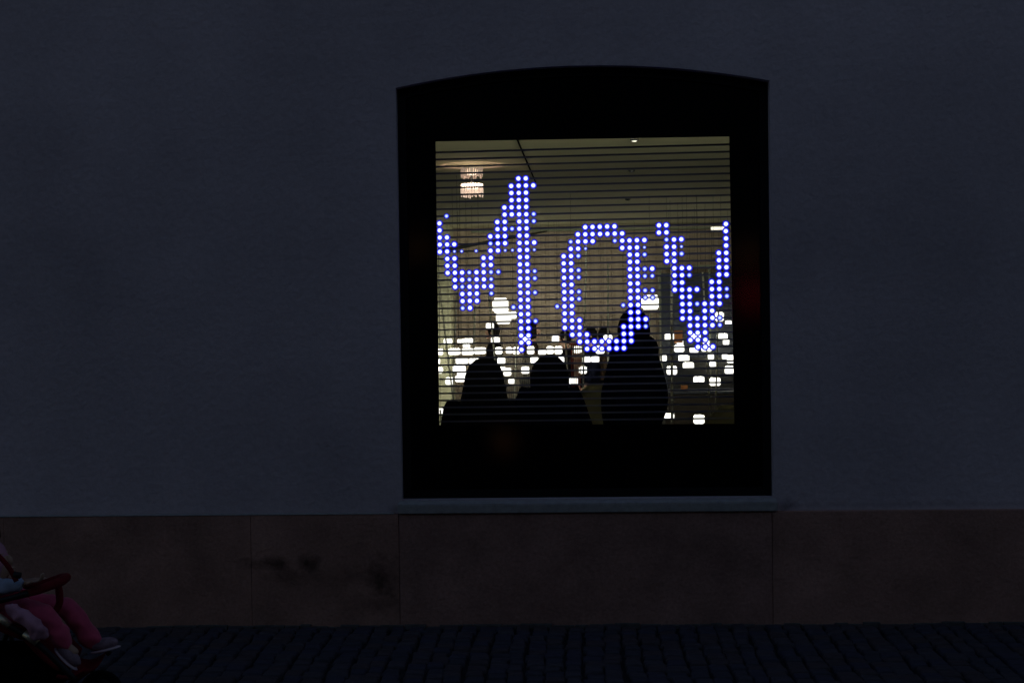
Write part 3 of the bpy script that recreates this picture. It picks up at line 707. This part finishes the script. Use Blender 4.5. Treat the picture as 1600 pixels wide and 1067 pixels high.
    if hair == 'short':
        ellip(b_, hc+hr @ V_(0, -.016, .018), (.086*s, .098*s, .114*s), hr, 24, 18, lambda co: 1+.05*noise.noise(co*5))
    elif hair == 'bob':
        ellip(b_, hc+hr @ V_(0, -.022, .005), (.098*s, .102*s, .128*s), hr, 24, 18, lambda co: 1+.06*noise.noise(co*4))
        ellip(b_, hc+hr @ V_(0, -.03, -.07), (.102*s, .085*s, .075*s), hr, 20, 14, lambda co: 1+.08*noise.noise(co*5))
    elif hair == 'long':
        pr = [(.001, .135), (.05, .125), (.085, .095), (.108, .045), (.120, -.01), (.134, -.07), (.155, -.13), (.182, -.19), (.212, -.24), (.235, -.29), (.245, -.33)]
        n = 28; rings = []
        for r_, h_ in pr:
            ring = []
            for kk in range(n):
                a = 2*math.pi*kk/n; w_ = 1+.05*math.sin(kk*5.1+h_*9)+.04*noise.noise((kk, h_*8, 0))
                yy = math.sin(a)*(r_ if math.sin(a) < 0 else r_*.42)*.85*w_
                ring.append(b_.verts.new(hc+hr @ Vector((math.cos(a)*r_*w_*s, (yy-.02)*s, h_*s))))
            rings.append(ring)
        for i in range(len(rings)-1):
            for kk in range(n): b_.faces.new((rings[i][kk], rings[i][(kk+1) % n], rings[i+1][(kk+1) % n], rings[i+1][kk]))
        b_.faces.new(rings[-1])
    if hair != 'hood': obj('hair', b_, M['hair'], t_, True)
    else:
        ellip(b_, hc+hr @ V_(0, -.02, .0), (.112*s, .122*s, .145*s), hr, 24, 18, lambda co: 1+.16*max(0, co.z)**4+.03*noise.noise(co*4))
        ellip(b_, hc+V_(0, -.01, -.13), (.175*s, .14*s, .125*s), None, 24, 14, lambda co: 1+.05*noise.noise(co*4))
        obj('hood', b_, M[coat], t_, True)
    return t_
# two people sitting on a bench close behind the screen, backs to the street
def sit_at(px, pytop, Y, rz, **kw):
    p = at(px, pytop, Y); H = 1.72*(p.z-FZ)/(1.72+.01-.42-kw.get('hunch', 0)); return person(p.x, Y, FZ, H, rz, pose='sit', **kw), p, H
s1, p1, H1 = sit_at(751, 565, 2.0, -.35, label='person with long dark hair seated at the left, back to the window', hair='long', coat='black_cloth', headturn=-.1, bulk=.02, collar=.03, hunch=.06, wide=.85)
s2, p2, H2 = sit_at(857, 561, 2.05, -.1, label='person with bobbed hair and dark coat seated beside the long-haired one', hair='bob', coat='navy_cloth', headturn=-.6, bulk=.022, collar=.05, hunch=.14, wide=.68)
bz = FZ+.40*min(H1, H2)/1.72
bn = thing('bench', 'plain dark bench under the two seated people', 'bench', ((p1.x+p2.x)/2, 2.0, FZ))
obj('seat', bbox((-.62, -.20, bz-FZ-.055), (.62, .24, bz-FZ-.015), .01), M['dark_wood'], bn)
for sx in (-.55, .55):
    for sy in (-.15, .18): obj('leg', bbox((sx-.025, sy-.025, 0), (sx+.025, sy+.025, bz-FZ-.056)), M['dark_wood'], bn)
pm_ = at(990, 483, 3.1)
person(pm_.x, 3.1, FZ, (pm_.z-FZ)*1.72/1.765, .15, label='person standing in a bulky dark hooded jacket, back to the window', hair='hood', coat='navy_cloth', legs='navy_cloth', bulk=.018, wide=.70)
for (px, py, Y, rz, lb, hr_, ct) in ((772, 507, 12.7, 1.4, 'distant person in a dark coat left of the tall digit stroke', 'short', 'black_cloth'),
    (830, 505, 12.65, -1.7, 'distant person with dark hair just right of the tall digit stroke', 'bob', 'brown_cloth'),
    (884, 518, 12.6, 1.5, 'distant person in dark clothes left of the red slatted screen', 'short', 'black_cloth'),
    (924, 513, 12.5, 1.8, 'distant person in a bluish dark coat inside the round letter', 'short', 'navy_cloth'),
    (943, 514, 12.6, -1.4, 'distant person in a brown coat next to the bluish one', 'short', 'brown_cloth')):
    p = at(px, py, Y); person(p.x, Y, FZ, p.z-FZ, rz, label=lb, hair=hr_, coat=ct, wide=.8)

# =============================================================== STROLLER WITH CHILD (lower left)
YS = -1.75
def sp(px, py, dy_=0.): return at(px, py, YS+dy_)
st = thing('stroller', 'dark pushchair with red seat and red bumper bar cut off at the lower left', 'stroller', (0, 0, 0))
# the side frame, both sides
for sdy in (-.19, .19):
    base = [sp(*q, -.19) for q in ((-110, 840), (-50, 925), (0, 967), (60, 1006), (118, 1062))]
    tubeobj('frame_tube', [(p.x, YS+sdy, p.z) for p in base], .011, M['black_plastic'], st, 10, k=4)
    for a, b in (((-3, 964), (16, 978)), ((38, 990), (59, 1005))):
        A, B = sp(*a, -.19), sp(*b, -.19); tubeobj('silver_sleeve', [(A.x, YS+sdy, A.z+.003), (B.x, YS+sdy, B.z+.003)], .0135, M['alu'], st, 12)
    A, B = sp(-10, 970), sp(-48, 1090); tubeobj('rear_leg', [(A.x, YS+sdy, A.z), (B.x, YS+sdy, B.z)], .011, M['black_plastic'], st, 10)
    A = sp(-20, 1000); B = sp(4, 1062); tubeobj('lower_bar', [(A.x, YS+sdy, A.z), (B.x, YS+sdy, B.z)], .008, M['black_plastic'], st, 8)
    for cxp, nm in ((132, 'front_wheel'), (-52, 'rear_wheel')):
        rw = .082; c = sp(cxp, 1100); c.z = rw
        b_ = bmesh.new(); lathe(b_, [(.055, -.014), (rw-.006, -.014), (rw, -.007), (rw, .007), (rw-.006, .014), (.055, .014)], 28, (c.x, YS+sdy, rw), 'y'); w_ = obj(nm, b_, M['rubber'], st, True)
        b_ = bmesh.new(); lathe(b_, [(.012, -.018), (.054, -.016), (.054, .016), (.012, .018)], 20, (c.x, YS+sdy, rw), 'y'); obj('hub', b_, M['black_plastic'], w_, True)
    A = sp(112, 1056); c = sp(132, 1100); tubeobj('fork', [(A.x, YS+sdy, A.z), (c.x-.005, YS+sdy, .10), (c.x, YS+sdy, .082)], .012, M['black_plastic'], st, 8)
A = sp(-48, 1090); tubeobj('axle', [(A.x, YS-.19, .082), (A.x, YS+.19, .082)], .008, M['black_plastic'], st, 8)
A = sp(118, 1062); tubeobj('front_cross_bar', [(A.x, YS-.19, A.z), (A.x, YS+.19, A.z)], .010, M['black_plastic'], st, 8)
A, B = sp(-70, 1012), sp(92, 1078)
obj('basket', bbox((A.x, YS-.15, B.z), (B.x, YS+.15, A.z), .03, 3), M['black_cloth'], st, True)
def sheet(name, prof, w, th, m, parent, w2=None):
    """a padded band that follows a side-view line, w to each side"""
    b_ = bmesh.new(); pts = smoothpath([sp(*p) for p in prof], 5); n = 8; top, bot = [], []
    for i, p in enumerate(pts):
        wv = w+(w2-w)*i/(len(pts)-1) if w2 else w
        row = []; rb = []
        for k_ in range(n+1):
            a = (k_/n-.5)*2; cup = .025*a*a
            row.append(b_.verts.new((p.x, YS+a*wv, p.z+cup))); rb.append(b_.verts.new((p.x-.006, YS+a*wv, p.z+cup-th)))
        top.append(row); bot.append(rb)
    for i in range(len(pts)-1):
        for k_ in range(n):
            b_.faces.new((top[i][k_], top[i][k_+1], top[i+1][k_+1], top[i+1][k_])); b_.faces.new((bot[i][k_], bot[i+1][k_], bot[i+1][k_+1], bot[i][k_+1]))
        b_.faces.new((top[i][0], top[i+1][0], bot[i+1][0], bot[i][0])); b_.faces.new((top[i][n], bot[i][n], bot[i+1][n], top[i+1][n]))
    for k_ in range(n):
        b_.faces.new((top[0][k_], bot[0][k_], bot[0][k_+1], top[0][k_+1])); b_.faces.new((top[-1][k_], top[-1][k_+1], bot[-1][k_+1], bot[-1][k_]))
    bmesh.ops.recalc_face_normals(b_, faces=b_.faces)
    return obj(name, b_, m, parent, True)
sheet('seat', [(-75, 905), (-30, 945), (20, 968), (62, 985)], .165, .02, M['red_cloth'], st)
sheet('leg_rest', [(62, 985), (84, 1012), (110, 1036)], .155, .018, M['red_cloth'], st, .13)
sheet('footrest', [(108, 1050), (128, 1052), (150, 1040)], .12, .014, M['red_cloth'], st)
# hood: red rim with black cover, mostly beyond the frame
b_ = bmesh.new(); rows = []
hc_ = sp(-45, 905)
for j in range(8):
    a = R(28+j*17); rows.append([])
    for k_ in range(9):
        b2 = (k_/8-.5)*math.pi
        rows[-1].append(b_.verts.new((hc_.x+math.cos(a)*.21*math.cos(b2*.55), YS+math.sin(b2)*.19, hc_.z+math.sin(a)*.21*(.55+.45*math.cos(b2)))))
for j in range(7):
    for k_ in range(8): b_.faces.new((rows[j][k_], rows[j][k_+1], rows[j+1][k_+1], rows[j+1][k_]))
# hood rests behind the child: rotate it back
bmesh.ops.transform(b_, matrix=Matrix.Translation(hc_) @ Matrix.Rotation(R(-50), 4, 'Y') @ Matrix.Translation(-hc_), verts=b_.verts)
hd = obj('hood', b_, M['black_cloth'], st, True); hd.modifiers.new('s', 'SOLIDIFY').thickness = .01
rim = [sp(*q, -.17) for q in ((-24, 850), (0, 870), (15, 888), (26, 908))]
for sdy in (-.17,): tubeobj('hood_rim', [(p.x, YS+sdy, p.z) for p in rim], .009, M['red_cloth'], st, 10, k=4)
# bumper bar: padded, wraps round in front of the child
bp_ = [sp(*q, -.06) for q in ((-28, 938), (40, 925), (70, 916), (84, 912))]
pts = [(bp_[0].x, YS-.13, bp_[0].z), (bp_[1].x, YS-.13, bp_[1].z), (bp_[2].x, YS-.12, bp_[2].z), (bp_[3].x, YS-.07, bp_[3].z), (bp_[3].x+.008, YS, bp_[3].z),
       (bp_[3].x, YS+.07, bp_[3].z), (bp_[2].x, YS+.12, bp_[2].z), (bp_[1].x, YS+.13, bp_[1].z), (bp_[0].x, YS+.13, bp_[0].z)]
tubeobj('bumper_bar', pts, [.009, .012, .016, .017, .018, .017, .016, .012, .009], M['red_cloth'], st, 12)
tubeobj('crotch_strap', [(bp_[3].x, YS-.02, bp_[3].z), sp(93, 928, -.02), sp(92, 945, -.02), sp(78, 965, -.02), sp(62, 980, -.02)], [.013, .014, .013, .012, .010], M['red_cloth'], st, 10, k=3)
tubeobj('side_strap', [sp(-30, 944, -.155), sp(10, 936, -.16), sp(44, 926, -.15)], .010, M['black_plastic'], st, 8, k=3)
tubeobj('harness_clip', [sp(22, 897, -.17), sp(32, 899, -.17)], .012, M['black_plastic'], st, 8)
tubeobj('push_handle', [sp(-110, 840, -.19), sp(-150, 800, -.19), sp(-175, 782, -.15), sp(-175, 782, .15), sp(-150, 800, .19), sp(-110, 840, .19)], .012, M['black_plastic'], st, 10)

ch = thing('person', 'small child reclining in the pushchair in pink trousers and grey shoes', 'person', (0, 0, 0))
def cn_(px, py, dy_): return sp(px, py, dy_)
N = {'pelvis': (cn_(10, 950, 0), .058), 'belly': (cn_(-6, 936, 0), .058), 'chest': (cn_(-28, 916, 0), .064), 'nb': (cn_(-38, 900, 0), .035), 'neck': (cn_(-36, 890, 0), .026), 'skull': (cn_(-26, 882, 0), .035),
     'lsh': (cn_(-28, 905, -.075), .028), 'lel': (cn_(2, 918, -.115), .021), 'lwr': (cn_(38, 911, -.135), .015),
     'rsh': (cn_(-28, 903, .075), .028), 'rel': (cn_(2, 914, .115), .021), 'rwr': (cn_(38, 908, .135), .015),
     'lhip': (cn_(20, 952, -.05), .040), 'lkn': (cn_(72, 957, -.085), .031), 'lan': (cn_(103, 1010, -.08), .021), 'lto': (cn_(122, 1022, -.085), .016),
     'rhip': (cn_(22, 948, .05), .040), 'rkn': (cn_(104, 946, .07), .033), 'ran': (cn_(150, 1004, .08), .021), 'rto': (cn_(176, 1008, .085), .016)}
E_ = [('pelvis', 'belly'), ('belly', 'chest'), ('chest', 'nb'), ('nb', 'neck'), ('neck', 'skull')]
for L in 'lr': E_ += [('chest', L+'sh'), (L+'sh', L+'el'), (L+'el', L+'wr'), ('pelvis', L+'hip'), (L+'hip', L+'kn'), (L+'kn', L+'an'), (L+'an', L+'to')]
ms = [skinmesh(N, E_, 'pelvis', 2)]
for L in 'lr':
    w_ = N[L+'wr'][0]; e_ = N[L+'el'][0]; ms += hand_mesh(w_, w_-e_, (0, 1, 0) if L == 'l' else (0, -1, 0), .55, 0)
hr = Matrix.Rotation(R(-90), 3, 'Z') @ Matrix.Rotation(R(25), 3, 'X'); hc = cn_(-14, 884, 0)
obj('body', merge(*ms, extra=lambda b: add_head(b, hc, .78, hr)), M['skin'], ch, True)
def wrinkle(bm, amp, f):
    for v in bm.verts: v.co += Vector((noise.noise(v.co*f), noise.noise(v.co*f+Vector((9, 0, 0))), noise.noise(v.co*f+Vector((0, 9, 0)))))*amp
    return bm
J_ = off(N, ['pelvis', 'belly', 'chest', 'nb', 'lsh', 'lel', 'lwr', 'rsh', 'rel', 'rwr'], .013); J_['lwr'] = (N['lwr'][0], .022); J_['rwr'] = (N['rwr'][0], .022)
obj('jacket', wrinkle(merge(skinmesh(J_, [e for e in E_ if e[0] in J_ and e[1] in J_], 'pelvis', 2)), .010, 30), M['pale_blue'], ch, True)
T_ = off(N, ['pelvis', 'lhip', 'lkn', 'lan', 'rhip', 'rkn', 'ran'], .012); T_['lan'] = (N['lan'][0]+(N['lan'][0]-N['lkn'][0])*.10, .034); T_['ran'] = (N['ran'][0]+(N['ran'][0]-N['rkn'][0])*.06, .032)
obj('trousers', wrinkle(merge(skinmesh(T_, [e for e in E_ if e[0] in T_ and e[1] in T_], 'pelvis', 2)), .016, 24), M['pink'], ch, True)
for L, d in (('l', Vector((.55, 0, -.30))), ('r', Vector((1, 0, .22)))):
    a_ = N[L+'an'][0]; d = d.normalized() if L == 'r' else Vector((.5, -.1, -.45)).normalized()
    u_ = Vector((-d.z, 0, d.x)).normalized() if d.x > 0 else Vector((0, 0, 1)); sdv = d.cross(u_)
    rm = Matrix((d, sdv, u_)).transposed()
    b_ = bmesh.new(); ellip(b_, a_+d*.028-u_*.012, (.056, .026, .025), rm, 18, 12, lambda co: 1+.10*max(0, -co.x)*max(0, co.z))
    sh = obj('shoe', wrinkle(b_, .002, 60), M['shoe'], ch, True)
    b_ = bmesh.new(); ellip(b_, a_+d*.030-u_*.032, (.060, .028, .008), rm, 18, 8); obj('sole', b_, M['sole'], sh, True)
b_ = bmesh.new(); ellip(b_, hc+Vector((-.018, 0, .008)), (.082, .080, .098), None, 20, 14, lambda co: (1+.05*noise.noise(co*4))); obj('knit_hat', b_, M['pale_pink'], ch, True)
b_ = bmesh.new(); tube(b_, smoothpath([sp(12, 944, -.20), sp(30, 958, -.205), sp(50, 975, -.21), sp(64, 990, -.20), sp(70, 998, -.195)], 6), [.014, .026, .028, .030, .012], 16)
bk = obj('folded_blanket', wrinkle(b_, .016, 30), M['pale_pink'], None, True)
tag(bk, 'pale pink rolled blanket tucked along the near side of the pushchair', 'blanket')

# =============================================================== ACROSS THE STREET (seen only as reflections in the glass)
opp = thing('building', 'dark house front across the street, seen only as reflection', 'building', (0, 0, 0))
obj('wall', bbox((-22, -19, -.1), (22, -15.0, 9)), M['opposite'], opp)
for i in range(-5, 6):
    for zz in (1.0, 4.3):
        w_ = obj('window', bbox((i*3.6-.6, -15.0, zz), (i*3.6+.6, -14.96, zz+1.8), .01, 1), M['black_frame'], opp)
        obj('pane', bbox((i*3.6-.5, -14.96+.001, zz+.1), (i*3.6+.5, -14.955, zz+1.7)), M['opp_glass'], w_)
for (px, py, r_, mm, lb) in ((1173, 462, .20, 'red_lamp', 'red lantern across the street reflected in the black window border at the right'),
                            (1168, 398, .16, 'amber_lamp', 'amber lantern across the street reflected above the red one'),
                            (655, 388, .14, 'amber_lamp', 'amber lantern across the street reflected in the left border')):
    v = at(px, py, 2*GY+14.7); t_ = thing('wall_lantern', lb, 'lantern', (v.x, -14.7, v.z), 0, 'lanterns across the street')
    b_ = bmesh.new(); ellip(b_, (0, 0, 0), (r_, r_, r_*1.25)); obj('globe', b_, M[mm], t_, True)
    obj('bracket', bbox((-.02, -.3, r_*1.2), (.02, 0, r_*1.2+.04)), M['black_frame'], t_)
    b_ = bmesh.new(); lathe(b_, [(r_*.5, r_*1.15), (r_*.4, r_*1.3), (.03, r_*1.4)], 16); obj('cap', b_, M['black_frame'], t_)
v = at(787, 688, 8.0); t_ = thing('reflection_lantern', 'unseen small amber lantern added on the pavement for its faint reflection below the display', 'lantern', (v.x, 2*GY-8.0, 0))  # added behind the camera only to give the amber reflection under the display
b_ = bmesh.new(); ellip(b_, (0, 0, .16), (.10, .10, .13)); obj('globe', b_, M['amber_lamp'], t_, True)
b_ = bmesh.new(); lathe(b_, [(.09, -.03), (.09, .02), (.05, .05)], 18); obj('base', b_, M['black_frame'], t_, True)
S.cycles.max_bounces = 8; S.cycles.transparent_max_bounces = 24
print('OBJECTS', len(bpy.data.objects))
